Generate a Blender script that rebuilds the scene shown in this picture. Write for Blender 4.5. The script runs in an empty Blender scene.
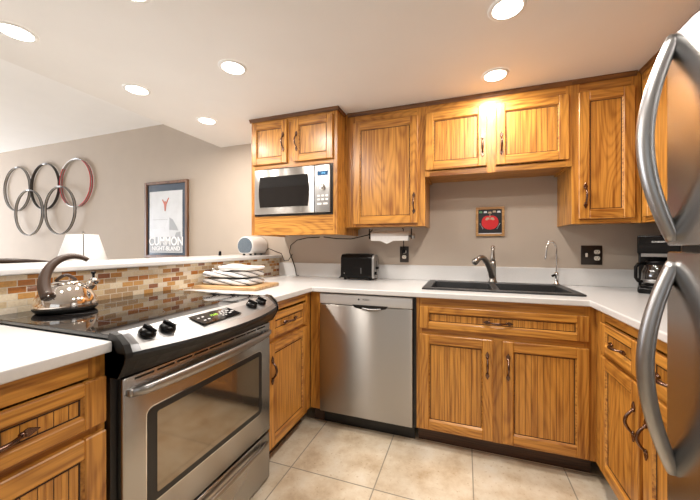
import bpy, bmesh, math, random
from mathutils import Vector, Matrix
random.seed(7)
S = bpy.context.scene
COL = S.collection
PI = math.pi

# ------------------------------------------------------------------ camera
cam_d = bpy.data.cameras.new('camera'); cam = bpy.data.objects.new('camera', cam_d); COL.objects.link(cam)
cam_d.sensor_fit = 'HORIZONTAL'; cam_d.sensor_width = 36.0
cam_d.lens = 306.4246 / 700 * 36.0
cam_d.shift_x = -(358.6765 - 350) / 700
cam_d.shift_y = (245.7653 - 250) / 700
cam_d.clip_start = 0.02
cam.location = (0.8888, -2.4329, 1.1755)
cam.rotation_euler = (PI / 2, 0, 0.3325)
S.camera = cam

# ------------------------------------------------------------------ world, daylight, exposure
W = bpy.data.worlds.new('world'); S.world = W; W.use_nodes = True
W.node_tree.nodes['Background'].inputs[0].default_value = (0.80, 0.90, 1.0, 1)
W.node_tree.nodes['Background'].inputs[1].default_value = 1.0
S.view_settings.view_transform = 'Standard'
S.view_settings.look = 'None'
S.view_settings.gamma = 1.0
S.view_settings.exposure = -0.48
S.view_settings.use_curve_mapping = False
DOWNLIGHT_POWER = 12.4
LAMP_POWER = 3.0

def area(name, loc, rot, sx, sy, power, color):
    d = bpy.data.lights.new(name, 'AREA'); d.shape = 'RECTANGLE'; d.size = sx; d.size_y = sy
    d.energy = power; d.color = color
    o = bpy.data.objects.new(name, d); COL.objects.link(o); o.location = loc; o.rotation_euler = rot
    return o
# added fill from an unseen opening behind the camera; daylight at the living room side
area('kitchen_fill_light', (0.75, -4.55, 1.45), (PI / 2, 0, 0), 2.0, 1.3, 5, (1.0, 0.97, 0.94))
area('daylight_living_window', (-7.62, -2.3, 1.25), (0, -PI / 2, 0), 2.0, 3.4, 350, (0.86, 0.91, 1.0))

# ------------------------------------------------------------------ materials
def newmat(name):
    m = bpy.data.materials.new(name); m.use_nodes = True
    nt = m.node_tree; b = nt.nodes['Principled BSDF']
    return m, nt, b
def N(nt, t, **kw):
    n = nt.nodes.new(t)
    for k, v in kw.items(): setattr(n, k, v)
    return n
def L(nt, a, b): nt.links.new(a, b)
def simple(name, col, rough=0.5, metal=0.0, spec=0.5, noise=0.0, nscale=20, coat=0.0, bump=0.0, alpha=None, trans=0.0, emit=None, es=0.0):
    m, nt, b = newmat(name)
    b.inputs['Base Color'].default_value = (*col, 1)
    b.inputs['Roughness'].default_value = rough
    b.inputs['Metallic'].default_value = metal
    b.inputs['Specular IOR Level'].default_value = spec
    b.inputs['Coat Weight'].default_value = coat
    b.inputs['Transmission Weight'].default_value = trans
    if emit: 
        b.inputs['Emission Color'].default_value = (*emit, 1); b.inputs['Emission Strength'].default_value = es
    if noise or bump:
        tc = N(nt, 'ShaderNodeTexCoord'); ns = N(nt, 'ShaderNodeTexNoise')
        ns.inputs['Scale'].default_value = nscale; ns.inputs['Detail'].default_value = 4
        L(nt, tc.outputs['Object'], ns.inputs['Vector'])
        if noise:
            mx = N(nt, 'ShaderNodeMix', data_type='RGBA', blend_type='MULTIPLY')
            rp = N(nt, 'ShaderNodeMapRange'); rp.inputs[1].default_value = .3; rp.inputs[2].default_value = .7
            rp.inputs[3].default_value = 1 - noise; rp.inputs[4].default_value = 1 + noise * .3
            L(nt, ns.outputs['Fac'], rp.inputs[0])
            mx.inputs[0].default_value = 1; mx.inputs[6].default_value = (*col, 1)
            cb = N(nt, 'ShaderNodeCombineColor')
            for i in range(3): L(nt, rp.outputs[0], cb.inputs[i])
            L(nt, cb.outputs[0], mx.inputs[7]); L(nt, mx.outputs[2], b.inputs['Base Color'])
        if bump:
            bp = N(nt, 'ShaderNodeBump'); bp.inputs['Strength'].default_value = bump; bp.inputs['Distance'].default_value = .01
            L(nt, ns.outputs['Fac'], bp.inputs['Height']); L(nt, bp.outputs[0], b.inputs['Normal'])
    return m

def oak(name, axis, light=(0.62, 0.285, 0.050), dark=(0.25, 0.082, 0.010), rough=0.36, freq=30.0, along=0.9, con=1.0):
    """oiled honey oak, grain running along one local axis"""
    m, nt, b = newmat(name)
    tc = N(nt, 'ShaderNodeTexCoord'); oi = N(nt, 'ShaderNodeObjectInfo')
    mul = N(nt, 'ShaderNodeVectorMath', operation='SCALE'); mul.inputs['Scale'].default_value = 7.3
    cx = N(nt, 'ShaderNodeCombineXYZ')
    for i in range(3): L(nt, oi.outputs['Random'], cx.inputs[i])
    L(nt, cx.outputs[0], mul.inputs[0])
    add = N(nt, 'ShaderNodeVectorMath', operation='ADD')
    L(nt, tc.outputs['Object'], add.inputs[0]); L(nt, mul.outputs[0], add.inputs[1])
    def stretched(across, along):
        s = N(nt, 'ShaderNodeVectorMath', operation='MULTIPLY')
        v = [across] * 3; v['xyz'.index(axis)] = along
        s.inputs[1].default_value = v
        L(nt, add.outputs[0], s.inputs[0]); return s.outputs[0]
    n1 = N(nt, 'ShaderNodeTexNoise'); n1.inputs['Scale'].default_value = 1.0; n1.inputs['Detail'].default_value = 1.5; n1.inputs['Roughness'].default_value = .45
    L(nt, stretched(5.2, along), n1.inputs['Vector'])
    f = N(nt, 'ShaderNodeMath', operation='MULTIPLY'); f.inputs[1].default_value = freq * 5.0
    L(nt, n1.outputs['Fac'], f.inputs[0])
    sn = N(nt, 'ShaderNodeMath', operation='SINE'); L(nt, f.outputs[0], sn.inputs[0])
    r1 = N(nt, 'ShaderNodeMapRange'); r1.inputs[1].default_value = -1; r1.inputs[2].default_value = 1
    L(nt, sn.outputs[0], r1.inputs[0])
    pw = N(nt, 'ShaderNodeMath', operation='POWER'); pw.inputs[1].default_value = 2.2; L(nt, r1.outputs[0], pw.inputs[0])
    n2 = N(nt, 'ShaderNodeTexNoise'); n2.inputs['Scale'].default_value = 1.0; n2.inputs['Detail'].default_value = 3
    L(nt, stretched(80, 3.2), n2.inputs['Vector'])
    n3 = N(nt, 'ShaderNodeTexNoise'); n3.inputs['Scale'].default_value = 1.0; n3.inputs['Detail'].default_value = 2
    L(nt, stretched(11, 1.3), n3.inputs['Vector'])
    # combined darkness
    a1 = N(nt, 'ShaderNodeMath', operation='MULTIPLY'); a1.inputs[1].default_value = 0.34 * con; L(nt, pw.outputs[0], a1.inputs[0])
    s2 = N(nt, 'ShaderNodeMapRange'); s2.inputs[1].default_value = .42; s2.inputs[2].default_value = .72; s2.inputs[3].default_value = 0; s2.inputs[4].default_value = .80
    L(nt, n2.outputs['Fac'], s2.inputs[0])
    s3 = N(nt, 'ShaderNodeMapRange'); s3.inputs[1].default_value = .3; s3.inputs[2].default_value = .7; s3.inputs[3].default_value = -.08; s3.inputs[4].default_value = -.08 + .30 * con
    L(nt, n3.outputs['Fac'], s3.inputs[0])
    t1 = N(nt, 'ShaderNodeMath', operation='ADD'); L(nt, a1.outputs[0], t1.inputs[0]); L(nt, s2.outputs[0], t1.inputs[1])
    t2 = N(nt, 'ShaderNodeMath', operation='ADD', use_clamp=True); L(nt, t1.outputs[0], t2.inputs[0]); L(nt, s3.outputs[0], t2.inputs[1])
    mx = N(nt, 'ShaderNodeMix', data_type='RGBA'); mx.inputs[6].default_value = (*light, 1); mx.inputs[7].default_value = (*dark, 1)
    L(nt, t2.outputs[0], mx.inputs[0]); L(nt, mx.outputs[2], b.inputs['Base Color'])
    b.inputs['Roughness'].default_value = rough
    b.inputs['Coat Weight'].default_value = 0.25; b.inputs['Coat Roughness'].default_value = 0.22
    bp = N(nt, 'ShaderNodeBump', invert=True); bp.inputs['Strength'].default_value = .12; bp.inputs['Distance'].default_value = .002
    L(nt, t2.outputs[0], bp.inputs['Height']); L(nt, bp.outputs[0], b.inputs['Normal'])
    return m

def steel(name, tangent, base=(0.46, 0.44, 0.415), rough=0.27, aniso=0.75, axis_scale=(6, 6, 900)):
    m, nt, b = newmat(name)
    b.inputs['Metallic'].default_value = 1
    b.inputs['Anisotropic'].default_value = aniso
    t = N(nt, 'ShaderNodeCombineXYZ')
    for i in range(3): t.inputs[i].default_value = tangent[i]
    L(nt, t.outputs[0], b.inputs['Tangent'])
    b.inputs['Base Color'].default_value = (*base, 1)
    tc = N(nt, 'ShaderNodeTexCoord'); ns = N(nt, 'ShaderNodeTexNoise'); ns.inputs['Scale'].default_value = 2.5
    L(nt, tc.outputs['Object'], ns.inputs['Vector'])
    mr = N(nt, 'ShaderNodeMapRange'); mr.inputs[3].default_value = rough - .02; mr.inputs[4].default_value = rough + .02
    L(nt, ns.outputs['Fac'], mr.inputs[0]); L(nt, mr.outputs[0], b.inputs['Roughness'])
    return m

def ramp(nt, stops, interp='CONSTANT'):
    r = N(nt, 'ShaderNodeValToRGB'); r.color_ramp.interpolation = interp
    e = r.color_ramp.elements
    while len(e) < len(stops): e.new(0.5)
    for el, (p, c) in zip(e, stops): el.position = p; el.color = (*c, 1)
    return r

def mosaic_mat():
    m, nt, b = newmat('glass_brick_mosaic')
    tc = N(nt, 'ShaderNodeTexCoord'); sp = N(nt, 'ShaderNodeSeparateXYZ'); L(nt, tc.outputs['Object'], sp.inputs[0])
    cb = N(nt, 'ShaderNodeCombineXYZ'); L(nt, sp.outputs['Y'], cb.inputs[0]); L(nt, sp.outputs['Z'], cb.inputs[1])
    br = N(nt, 'ShaderNodeTexBrick')
    br.inputs['Scale'].default_value = 1; br.inputs['Brick Width'].default_value = .054; br.inputs['Row Height'].default_value = .0255
    br.inputs['Mortar Size'].default_value = .0016; br.inputs['Mortar Smooth'].default_value = .1
    br.inputs['Color1'].default_value = (0, 0, 0, 1); br.inputs['Color2'].default_value = (1, 1, 1, 1); br.inputs['Bias'].default_value = 0
    L(nt, cb.outputs[0], br.inputs['Vector'])
    rp = ramp(nt, [(0, (.40, .15, .035)), (.10, (.62, .50, .34)), (.24, (.50, .27, .09)), (.33, (.66, .56, .41)), (.48, (.40, .27, .15)), (.58, (.56, .43, .27)), (.71, (.25, .10, .05)), (.77, (.70, .61, .49)), (.92, (.42, .20, .06))])
    L(nt, br.outputs['Color'], rp.inputs[0])
    ns = N(nt, 'ShaderNodeTexNoise'); ns.inputs['Scale'].default_value = 130; L(nt, tc.outputs['Object'], ns.inputs['Vector'])
    mm = N(nt, 'ShaderNodeMix', data_type='RGBA', blend_type='OVERLAY'); mm.inputs[0].default_value = .35
    L(nt, rp.outputs[0], mm.inputs[6]); L(nt, ns.outputs['Color'], mm.inputs[7])
    bw = N(nt, 'ShaderNodeRGBToBW'); L(nt, ns.outputs['Color'], bw.inputs[0]); L(nt, bw.outputs[0], mm.inputs[7])
    mx = N(nt, 'ShaderNodeMix', data_type='RGBA'); mx.inputs[7].default_value = (.62, .55, .44, 1)
    L(nt, br.outputs['Fac'], mx.inputs[0]); L(nt, mm.outputs[2], mx.inputs[6]); L(nt, mx.outputs[2], b.inputs['Base Color'])
    b.inputs['Roughness'].default_value = .16
    bp = N(nt, 'ShaderNodeBump', invert=True); bp.inputs['Strength'].default_value = .5; bp.inputs['Distance'].default_value = .002
    L(nt, br.outputs['Fac'], bp.inputs['Height']); L(nt, bp.outputs[0], b.inputs['Normal'])
    return m

def floor_mat():
    m, nt, b = newmat('travertine_floor_tile')
    tc = N(nt, 'ShaderNodeTexCoord')
    off = N(nt, 'ShaderNodeVectorMath', operation='ADD'); off.inputs[1].default_value = (-0.018 + .4555 * 20, 1.011 + .4555 * 20, 0)
    L(nt, tc.outputs['Object'], off.inputs[0])
    br = N(nt, 'ShaderNodeTexBrick'); br.offset = 0; br.squash = 1
    br.inputs['Scale'].default_value = 1; br.inputs['Brick Width'].default_value = .4555; br.inputs['Row Height'].default_value = .4555
    br.inputs['Mortar Size'].default_value = .0034; br.inputs['Mortar Smooth'].default_value = .3
    br.inputs['Color1'].default_value = (.0, .0, .0, 1); br.inputs['Color2'].default_value = (1, 1, 1, 1)
    L(nt, off.outputs[0], br.inputs['Vector'])
    ns = N(nt, 'ShaderNodeTexNoise'); ns.inputs['Scale'].default_value = 5.5; ns.inputs['Detail'].default_value = 9; ns.inputs['Roughness'].default_value = .66
    L(nt, tc.outputs['Object'], ns.inputs['Vector'])
    rp = ramp(nt, [(.30, (.54, .40, .25)), (.44, (.70, .575, .41)), (.56, (.80, .70, .54)), (.70, (.86, .79, .66))], 'LINEAR')
    L(nt, ns.outputs['Fac'], rp.inputs[0])
    n2 = N(nt, 'ShaderNodeTexNoise'); n2.inputs['Scale'].default_value = 60; n2.inputs['Detail'].default_value = 3; L(nt, tc.outputs['Object'], n2.inputs['Vector'])
    pit = ramp(nt, [(.62, (1, 1, 1)), (.72, (.72, .62, .5))], 'LINEAR'); L(nt, n2.outputs['Fac'], pit.inputs[0])
    mp = N(nt, 'ShaderNodeMix', data_type='RGBA', blend_type='MULTIPLY'); mp.inputs[0].default_value = .8
    L(nt, rp.outputs[0], mp.inputs[6]); L(nt, pit.outputs[0], mp.inputs[7])
    tone = N(nt, 'ShaderNodeMix', data_type='RGBA', blend_type='MULTIPLY'); tone.inputs[0].default_value = .14
    L(nt, mp.outputs[2], tone.inputs[6]); L(nt, br.outputs['Color'], tone.inputs[7])
    mx = N(nt, 'ShaderNodeMix', data_type='RGBA'); mx.inputs[7].default_value = (.34, .29, .22, 1)
    L(nt, br.outputs['Fac'], mx.inputs[0]); L(nt, tone.outputs[2], mx.inputs[6]); L(nt, mx.outputs[2], b.inputs['Base Color'])
    b.inputs['Roughness'].default_value = .42
    bp = N(nt, 'ShaderNodeBump', invert=True); bp.inputs['Strength'].default_value = .5; bp.inputs['Distance'].default_value = .003
    L(nt, br.outputs['Fac'], bp.inputs['Height']); L(nt, bp.outputs[0], b.inputs['Normal'])
    return m

M = {}
M['oak_v'] = oak('oak_upright_grain', 'z')
M['oak_panel'] = oak('oak_straight_panel_grain', 'z', along=.45, freq=34, con=.6)
M['oak_h'] = oak('oak_level_grain', 'x')
M['oak_hy'] = oak('oak_deep_grain', 'y')
M['glaze'] = simple('dark_groove_glaze', (.035, .014, .006), .6)
M['darkoak'] = oak('dark_oak_trim', 'x', (.24, .10, .025), (.10, .035, .008), .4)
M['toe'] = oak('dark_toe_kick', 'x', (.085, .035, .014), (.03, .012, .006), .6)  # toe boards in a much darker oak tone
M['bronze'] = simple('antique_bronze', (.20, .12, .09), .24, 1.0, noise=.4, nscale=90)
M['counter'] = simple('white_solid_counter', (.68, .675, .665), .25, noise=.03, nscale=180, coat=.2)
M['wall'] = simple('taupe_wall_paint', (.48, .405, .332), .75, noise=.03, nscale=6, bump=.03)
M['wall_lr'] = M['wall']
M['ceil'] = simple('white_ceiling_paint', (.80, .79, .775), .55, noise=.02, nscale=4, bump=.02)
M['ceil_l'] = simple('bright_white_ceiling_paint', (.90, .90, .90), .8, noise=.02, nscale=4)
M['floor'] = floor_mat()
M['mosaic'] = mosaic_mat()
M['steel_x'] = steel('brushed_steel_level', (0, 0, 1), rough=.36, aniso=.985)
M['steel_y'] = steel('brushed_steel_level_side', (0, 0, 1))
M['steel_fr'] = steel('brushed_steel_fridge', (0, 0, 1), (.50, .50, .495), .26, .95)
M['satin'] = simple('satin_nickel_bar', (.37, .365, .36), .36, 1.0)
M['chrome'] = simple('polished_chrome', (.80, .79, .77), .07, 1.0)
M['kettle'] = simple('polished_kettle_steel', (.78, .72, .66), .06, 1.0)
M['nickel'] = simple('brushed_nickel', (.36, .34, .31), .28, 1.0)
M['lightsteel'] = simple('pale_steel_strip', (.40, .39, .38), .40, .95)
M['darksteel'] = simple('dark_steel_stripe', (.22, .22, .225), .30, .95)
M['palestrip'] = simple('pale_grey_strip', (.56, .555, .55), .42, .35)
M['panelsteel'] = simple('pale_console_steel', (.44, .435, .43), .46, .95)
M['black'] = simple('black_plastic', (.005, .0045, .0045), .25, spec=.22)
M['blacksat'] = simple('black_satin_plastic', (.014, .013, .012), .40, spec=.3)
M['blackmat'] = simple('black_enamel', (.010, .009, .009), .35)
M['blackglass'] = simple('black_glass', (.008, .007, .007), .035, spec=.7)
M['ovenglass'] = simple('tinted_oven_glass', (.30, .255, .20), .07, .9)
M['sink'] = simple('charcoal_granite_sink', (.028, .027, .027), .38, noise=.5, nscale=400)
M['white'] = simple('white_plastic', (.82, .81, .79), .35)
M['paper'] = simple('white_paper_towel', (.86, .86, .85), .9, noise=.04, nscale=60)
M['brownplate'] = simple('dark_brown_plate', (.022, .013, .009), .32)
M['ivory'] = simple('ivory_socket', (.78, .72, .62), .4)
M['handlebrown'] = simple('dark_brown_handle', (.060, .034, .022), .42)
M['maple'] = oak('maple_board', 'x', (.62, .40, .20), (.42, .24, .10), .5, 9)
M['clothwhite'] = simple('white_cotton', (.82, .80, .78), .95, noise=.05, nscale=150, bump=.1)
M['clothdark'] = simple('dark_cotton_stripe', (.05, .045, .045), .95, noise=.2, nscale=150)
def stripes_mat():
    m, nt, b = newmat('white_cotton_with_dark_stripes')
    tc = N(nt, 'ShaderNodeTexCoord'); d = N(nt, 'ShaderNodeVectorMath', operation='DOT_PRODUCT'); d.inputs[1].default_value = (.22, .28, 1.0)
    L(nt, tc.outputs['Object'], d.inputs[0])
    mu = N(nt, 'ShaderNodeMath', operation='MULTIPLY'); mu.inputs[1].default_value = 34; L(nt, d.outputs['Value'], mu.inputs[0])
    fr = N(nt, 'ShaderNodeMath', operation='FRACT'); L(nt, mu.outputs[0], fr.inputs[0])
    r = ramp(nt, [(0, (.82, .80, .78)), (.52, (.05, .045, .045)), (.72, (.82, .80, .78)), (.82, (.18, .17, .17)), (.90, (.82, .80, .78))])
    L(nt, fr.outputs[0], r.inputs[0]); L(nt, r.outputs[0], b.inputs['Base Color']); b.inputs['Roughness'].default_value = .95
    return m
M['cloth_stripes'] = stripes_mat()
M['bluegrey'] = simple('blue_grey_mesh', (.11, .14, .17), .6, noise=.35, nscale=260)
M['radio'] = simple('silver_white_plastic', (.70, .69, .68), .3)
M['red'] = simple('apple_red', (.62, .012, .014), .35)
M['green'] = simple('leaf_green', (.12, .30, .14), .5)
M['tanleaf'] = simple('tan_leaf', (.48, .36, .24), .6)
M['framewood'] = oak('pale_frame_wood', 'x', (.55, .31, .11), (.33, .16, .05), .5, 9)
M['posterframe'] = oak('brown_poster_frame', 'z', (.22, .10, .045), (.10, .045, .02), .4, 9)
M['navy'] = simple('navy_mat_board', (.045, .066, .10), .15)
M['print'] = simple('white_poster_print', (.68, .70, .72), .25, noise=.1, nscale=9)
M['printwhite'] = simple('white_print_ink', (.9, .9, .9), .4)
M['printgrey'] = simple('grey_print_ink', (.33, .34, .35), .35)
M['printpale'] = simple('pale_print_ink', (.66, .68, .71), .35)
M['printred'] = simple('orange_red_print_ink', (.62, .17, .11), .4)
M['printblack'] = simple('black_print_ink', (.03, .03, .03), .4)
M['glass'] = simple('clear_glass', (1, 1, 1), .02, trans=1.0)
M['coffeeglass'] = simple('dark_carafe_glass', (.02, .016, .014), .03, spec=.9, coat=.5)
M['rimdark'] = simple('dark_rim_edge', (.035, .028, .025), .35, .3)
M['rimsilver'] = simple('silver_rim', (.50, .49, .48), .3, .8)
M['rimgrey'] = simple('grey_rim_edge', (.06, .052, .047), .4, .2)
M['rimred'] = simple('red_rim', (.55, .03, .045), .3)
M['lens'] = simple('lit_lens', (1, 1, 1), .5, emit=(1.0, .96, .88), es=14)
M['trimwhite'] = simple('white_light_trim', (.80, .79, .77), .4)
M['shade'] = simple('white_lamp_shade', (.80, .79, .78), .9, emit=(1.0, .97, .93), es=.06)
M['display_blue'] = simple('blue_display', (.01, .03, .07), .2, emit=(.05, .35, .8), es=.35)
M['display_ltblue'] = simple('bright_blue_digits', (.1, .4, .7), .3, emit=(.25, .7, 1.0), es=1.2)
M['display_green'] = simple('green_digits', (.3, .5, .05), .3, emit=(.55, .85, .1), es=1.0)
M['printlabel'] = simple('grey_lettering', (.5, .5, .5), .5)
M['ringgrey'] = simple('burner_ring_grey', (.10, .10, .10), .4)
M['darkletter'] = simple('dark_lettering', (.05, .05, .05), .5)
M['windowframe'] = simple('white_window_frame', (.8, .8, .78), .4)
M['stoolwood'] = simple('dark_stool_wood', (.045, .026, .018), .35, noise=.3, nscale=30)

# ------------------------------------------------------------------ mesh helpers
class MB:
    """collects shapes and links them as ONE mesh object"""
    def __init__(self): self.bm = bmesh.new(); self.mats = []
    def mi(self, m):
        m = M[m] if isinstance(m, str) else m
        if m not in self.mats: self.mats.append(m)
        return self.mats.index(m)
    def _merge(self, t, m, smooth=False, mat=None):
        i = self.mi(m)
        if mat is not None: bmesh.ops.transform(t, matrix=mat, verts=t.verts)
        for f in t.faces: f.material_index = i; f.smooth = smooth
        me = bpy.data.meshes.new('tmp'); t.to_mesh(me); t.free()
        self.bm.from_mesh(me); bpy.data.meshes.remove(me)
        return self
    def box(self, x0, x1, y0, y1, z0, z1, m, bevel=0.0, seg=1, mat=None):
        t = bmesh.new(); bmesh.ops.create_cube(t, size=1)
        for v in t.verts:
            v.co = Vector(((x0 + x1) / 2 + v.co.x * abs(x1 - x0), (y0 + y1) / 2 + v.co.y * abs(y1 - y0), (z0 + z1) / 2 + v.co.z * abs(z1 - z0)))
        if bevel: bmesh.ops.bevel(t, geom=t.edges[:], offset=bevel, segments=seg, affect='EDGES', profile=.5)
        return self._merge(t, m, bevel > 0 and seg > 1, mat)
    def quad(self, pts, m):
        i = self.mi(m); f = self.bm.faces.new([self.bm.verts.new(p) for p in pts]); f.material_index = i; return self
    def poly_prism(self, pts, axis, a0, a1, m, bevel=0.0, seg=2, smooth=False, mat=None):
        """pts: 2D outline in the two other axes (in xyz order), extruded along axis"""
        t = bmesh.new()
        def P(p, a):
            if axis == 'x': return (a, p[0], p[1])
            if axis == 'y': return (p[0], a, p[1])
            return (p[0], p[1], a)
        A = [t.verts.new(P(p, a0)) for p in pts]; B = [t.verts.new(P(p, a1)) for p in pts]
        n = len(pts)
        t.faces.new(A); t.faces.new(B[::-1])
        for k in range(n): t.faces.new((A[k], B[k], B[(k + 1) % n], A[(k + 1) % n]))
        bmesh.ops.recalc_face_normals(t, faces=t.faces[:])
        if bevel: bmesh.ops.bevel(t, geom=t.edges[:], offset=bevel, segments=seg, affect='EDGES', profile=.5)
        return self._merge(t, m, smooth, mat)
    def lathe(self, prof, c, m, n=28, axis='z', smooth=True, mat=None, caps=True):
        """prof: (radius, height) pairs"""
        t = bmesh.new(); rings = []
        for r, h in prof:
            ring = []
            for k in range(n):
                a = 2 * PI * k / n
                p = (r * math.cos(a), r * math.sin(a), h)
                if axis == 'x': p = (h, p[0], p[1])
                if axis == 'y': p = (p[0], h, p[1])
                ring.append(t.verts.new((c[0] + p[0], c[1] + p[1], c[2] + p[2])))
            rings.append(ring)
        for a, b in zip(rings, rings[1:]):
            for k in range(n): t.faces.new((a[k], a[(k + 1) % n], b[(k + 1) % n], b[k]))
        if caps:
            if prof[0][0] > 1e-5: t.faces.new(rings[0][::-1])
            if prof[-1][0] > 1e-5: t.faces.new(rings[-1])
        bmesh.ops.remove_doubles(t, verts=t.verts[:], dist=1e-6)
        bmesh.ops.recalc_face_normals(t, faces=t.faces[:])
        return self._merge(t, m, smooth, mat)
    def tube(self, pts, r, m, n=10, closed=False, flat=1.0, up=None, smooth=True, mat=None):
        """r: radius or list; flat squeezes the section along the second axis"""
        pts = [Vector(p) for p in pts]; K = len(pts)
        R = r if isinstance(r, (list, tuple)) else [r] * K
        t = bmesh.new(); rings = []; prev = None
        for i, p in enumerate(pts):
            if closed: d = pts[(i + 1) % K] - pts[i - 1]
            else: d = pts[min(i + 1, K - 1)] - pts[max(i - 1, 0)]
            d.normalize()
            if up is not None: u = Vector(up)
            elif prev is None: u = Vector((0, 0, 1)) if abs(d.z) < .9 else Vector((1, 0, 0))
            else: u = prev
            u = (u - d * u.dot(d)); u.normalize(); prev = u
            w = d.cross(u)
            rings.append([t.verts.new(p + (u * math.cos(2 * PI * k / n) + w * math.sin(2 * PI * k / n) * flat) * R[i]) for k in range(n)])
        for i in range(K if closed else K - 1):
            a, b = rings[i], rings[(i + 1) % K]
            for k in range(n): t.faces.new((a[k], a[(k + 1) % n], b[(k + 1) % n], b[k]))
        if not closed: t.faces.new(rings[0][::-1]); t.faces.new(rings[-1])
        bmesh.ops.recalc_face_normals(t, faces=t.faces[:])
        return self._merge(t, m, smooth, mat)
    def ball(self, c, rad, m, sub=2, mat=None):
        t = bmesh.new(); bmesh.ops.create_icosphere(t, subdivisions=sub, radius=1)
        rad = rad if isinstance(rad, (list, tuple)) else (rad,) * 3
        for v in t.verts: v.co = Vector((c[0] + v.co.x * rad[0], c[1] + v.co.y * rad[1], c[2] + v.co.z * rad[2]))
        return self._merge(t, m, True, mat)
    def cells(self, xs, ys, inside, z0, z1, m):
        """slab made of plan cells, one closed skin"""
        i = self.mi(m); t = bmesh.new(); nx, ny = len(xs) - 1, len(ys) - 1; cache = {}
        def V(a, b, z):
            k = (a, b, z)
            if k not in cache: cache[k] = t.verts.new((xs[a], ys[b], z))
            return cache[k]
        ok = lambda a, b: 0 <= a < nx and 0 <= b < ny and inside((xs[a] + xs[a + 1]) / 2, (ys[b] + ys[b + 1]) / 2)
        for a in range(nx):
            for b in range(ny):
                if not ok(a, b): continue
                t.faces.new((V(a, b, z1), V(a + 1, b, z1), V(a + 1, b + 1, z1), V(a, b + 1, z1)))
                t.faces.new((V(a, b, z0), V(a, b + 1, z0), V(a + 1, b + 1, z0), V(a + 1, b, z0)))
                for (da, db, p, q) in ((-1, 0, (a, b), (a, b + 1)), (1, 0, (a + 1, b + 1), (a + 1, b)), (0, -1, (a + 1, b), (a, b)), (0, 1, (a, b + 1), (a + 1, b + 1))):
                    if not ok(a + da, b + db): t.faces.new((V(*p, z0), V(*p, z1), V(*q, z1), V(*q, z0)))
        bmesh.ops.recalc_face_normals(t, faces=t.faces[:])
        return self._merge(t, m)
    def build(self, name, parent=None, bevel=0.0, sub=0, seg=2):
        me = bpy.data.meshes.new(name); self.bm.to_mesh(me); self.bm.free()
        for m in self.mats: me.materials.append(m)
        o = bpy.data.objects.new(name, me); COL.objects.link(o)
        if parent: o.parent = parent
        if bevel:
            b = o.modifiers.new('bevel', 'BEVEL'); b.width = bevel; b.segments = seg; b.limit_method = 'ANGLE'; b.angle_limit = math.radians(40)
        if sub:
            s = o.modifiers.new('sub', 'SUBSURF'); s.levels = sub; s.render_levels = sub
        return o

def thing(name, label, cat, loc=(0, 0, 0), rotz=0.0, group=None):
    o = bpy.data.objects.new(name, None); COL.objects.link(o); o.empty_display_size = .05
    o.location = loc; o.rotation_euler = (0, 0, rotz); return tag(o, label, cat, group)
def tag(o, label, cat, group=None):
    o['label'] = label; o['category'] = cat
    if group: o['group'] = group
    return o
def struct(o, label=None):
    o['kind'] = 'structure'
    if label: o['label'] = label
    return o
def place(o, loc=None, rot=None):
    if loc is not None: o.location = loc
    if rot is not None: o.rotation_euler = rot
    return o
def text(name, s, size, m, parent, loc, rot, extrude=.0004, squeeze=1.0, bold=0.0):
    c = bpy.data.curves.new(name, 'FONT'); c.body = s; c.size = size; c.extrude = extrude; c.align_x = 'CENTER'; c.align_y = 'CENTER'; c.offset = bold
    t = bpy.data.objects.new('tmp_text', c); COL.objects.link(t)
    bpy.context.view_layer.update()
    me = bpy.data.meshes.new_from_object(t.evaluated_get(bpy.context.evaluated_depsgraph_get()))
    bpy.data.objects.remove(t); bpy.data.curves.remove(c)
    me.name = name; me.materials.clear(); me.materials.append(M[m])
    o = bpy.data.objects.new(name, me); COL.objects.link(o); o.parent = parent
    o.location = loc; o.rotation_euler = rot; o.scale = (squeeze, 1, 1)
    return o
FACE_FRONT = (PI / 2, 0, 0)           # text facing local -y
def arc(n, f): return [f(k / (n - 1)) for k in range(n)]

# ------------------------------------------------------------------ the setting
CZ, LZ = 2.152, 2.485
XR = 2.115
X_SOFFIT = -1.40
struct(MB().box(-7.5, XR + .1, -4.8, .1, -.1, 0, 'floor').build('floor'), 'cream travertine tile floor')
struct(MB().box(-7.5, XR + .1, 0, .1, 0, 2.7, 'wall').build('wall_back'), 'taupe painted wall')
struct(MB().box(XR, XR + .1, -4.8, 0, 0, 2.7, 'wall').build('wall_right'))
def holed_wall(name, axis, c0, c1, us, zs, hole):
    b = MB()
    for a in range(len(us) - 1):
        for c in range(len(zs) - 1):
            if hole(a, c): continue
            if axis == 'y': b.box(us[a], us[a + 1], c0, c1, zs[c], zs[c + 1], 'wall')
            else: b.box(c0, c1, us[a], us[a + 1], zs[c], zs[c + 1], 'wall')
    return struct(b.build(name))
holed_wall('wall_front', 'y', -4.5, -4.4, [-7.5, -.25, 1.75, XR + .1], [0, .8, 2.1, 2.7], lambda a, c: a == 1 and c == 1)
holed_wall('wall_left', 'x', -7.6, -7.5, [-4.8, -4.0, -.6, .1], [0, .25, 2.25, 2.7], lambda a, c: a == 1 and c == 1)
def window(n, axis, c, u0, u1, z0, z1, panes):
    b = MB()
    def bar(a, e, d, f):
        if axis == 'y': b.box(a, e, c, c + .06, d, f, 'windowframe')
        else: b.box(c, c + .06, a, e, d, f, 'windowframe')
    bar(u0, u1, z0, z0 + .05); bar(u0, u1, z1 - .05, z1)
    for k in range(panes + 1):
        u = u0 + .025 + (u1 - u0 - .05) * k / panes; bar(u - .025, u + .025, z0 + .05, z1 - .05)
    struct(b.build('window_%d' % n))
window(1, 'x', -7.58, -4.0, -.6, .25, 2.25, 3); window(2, 'y', -4.48, -.25, 1.75, .8, 2.1, 2)  # the one behind the camera is unseen, added to let in fill
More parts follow.
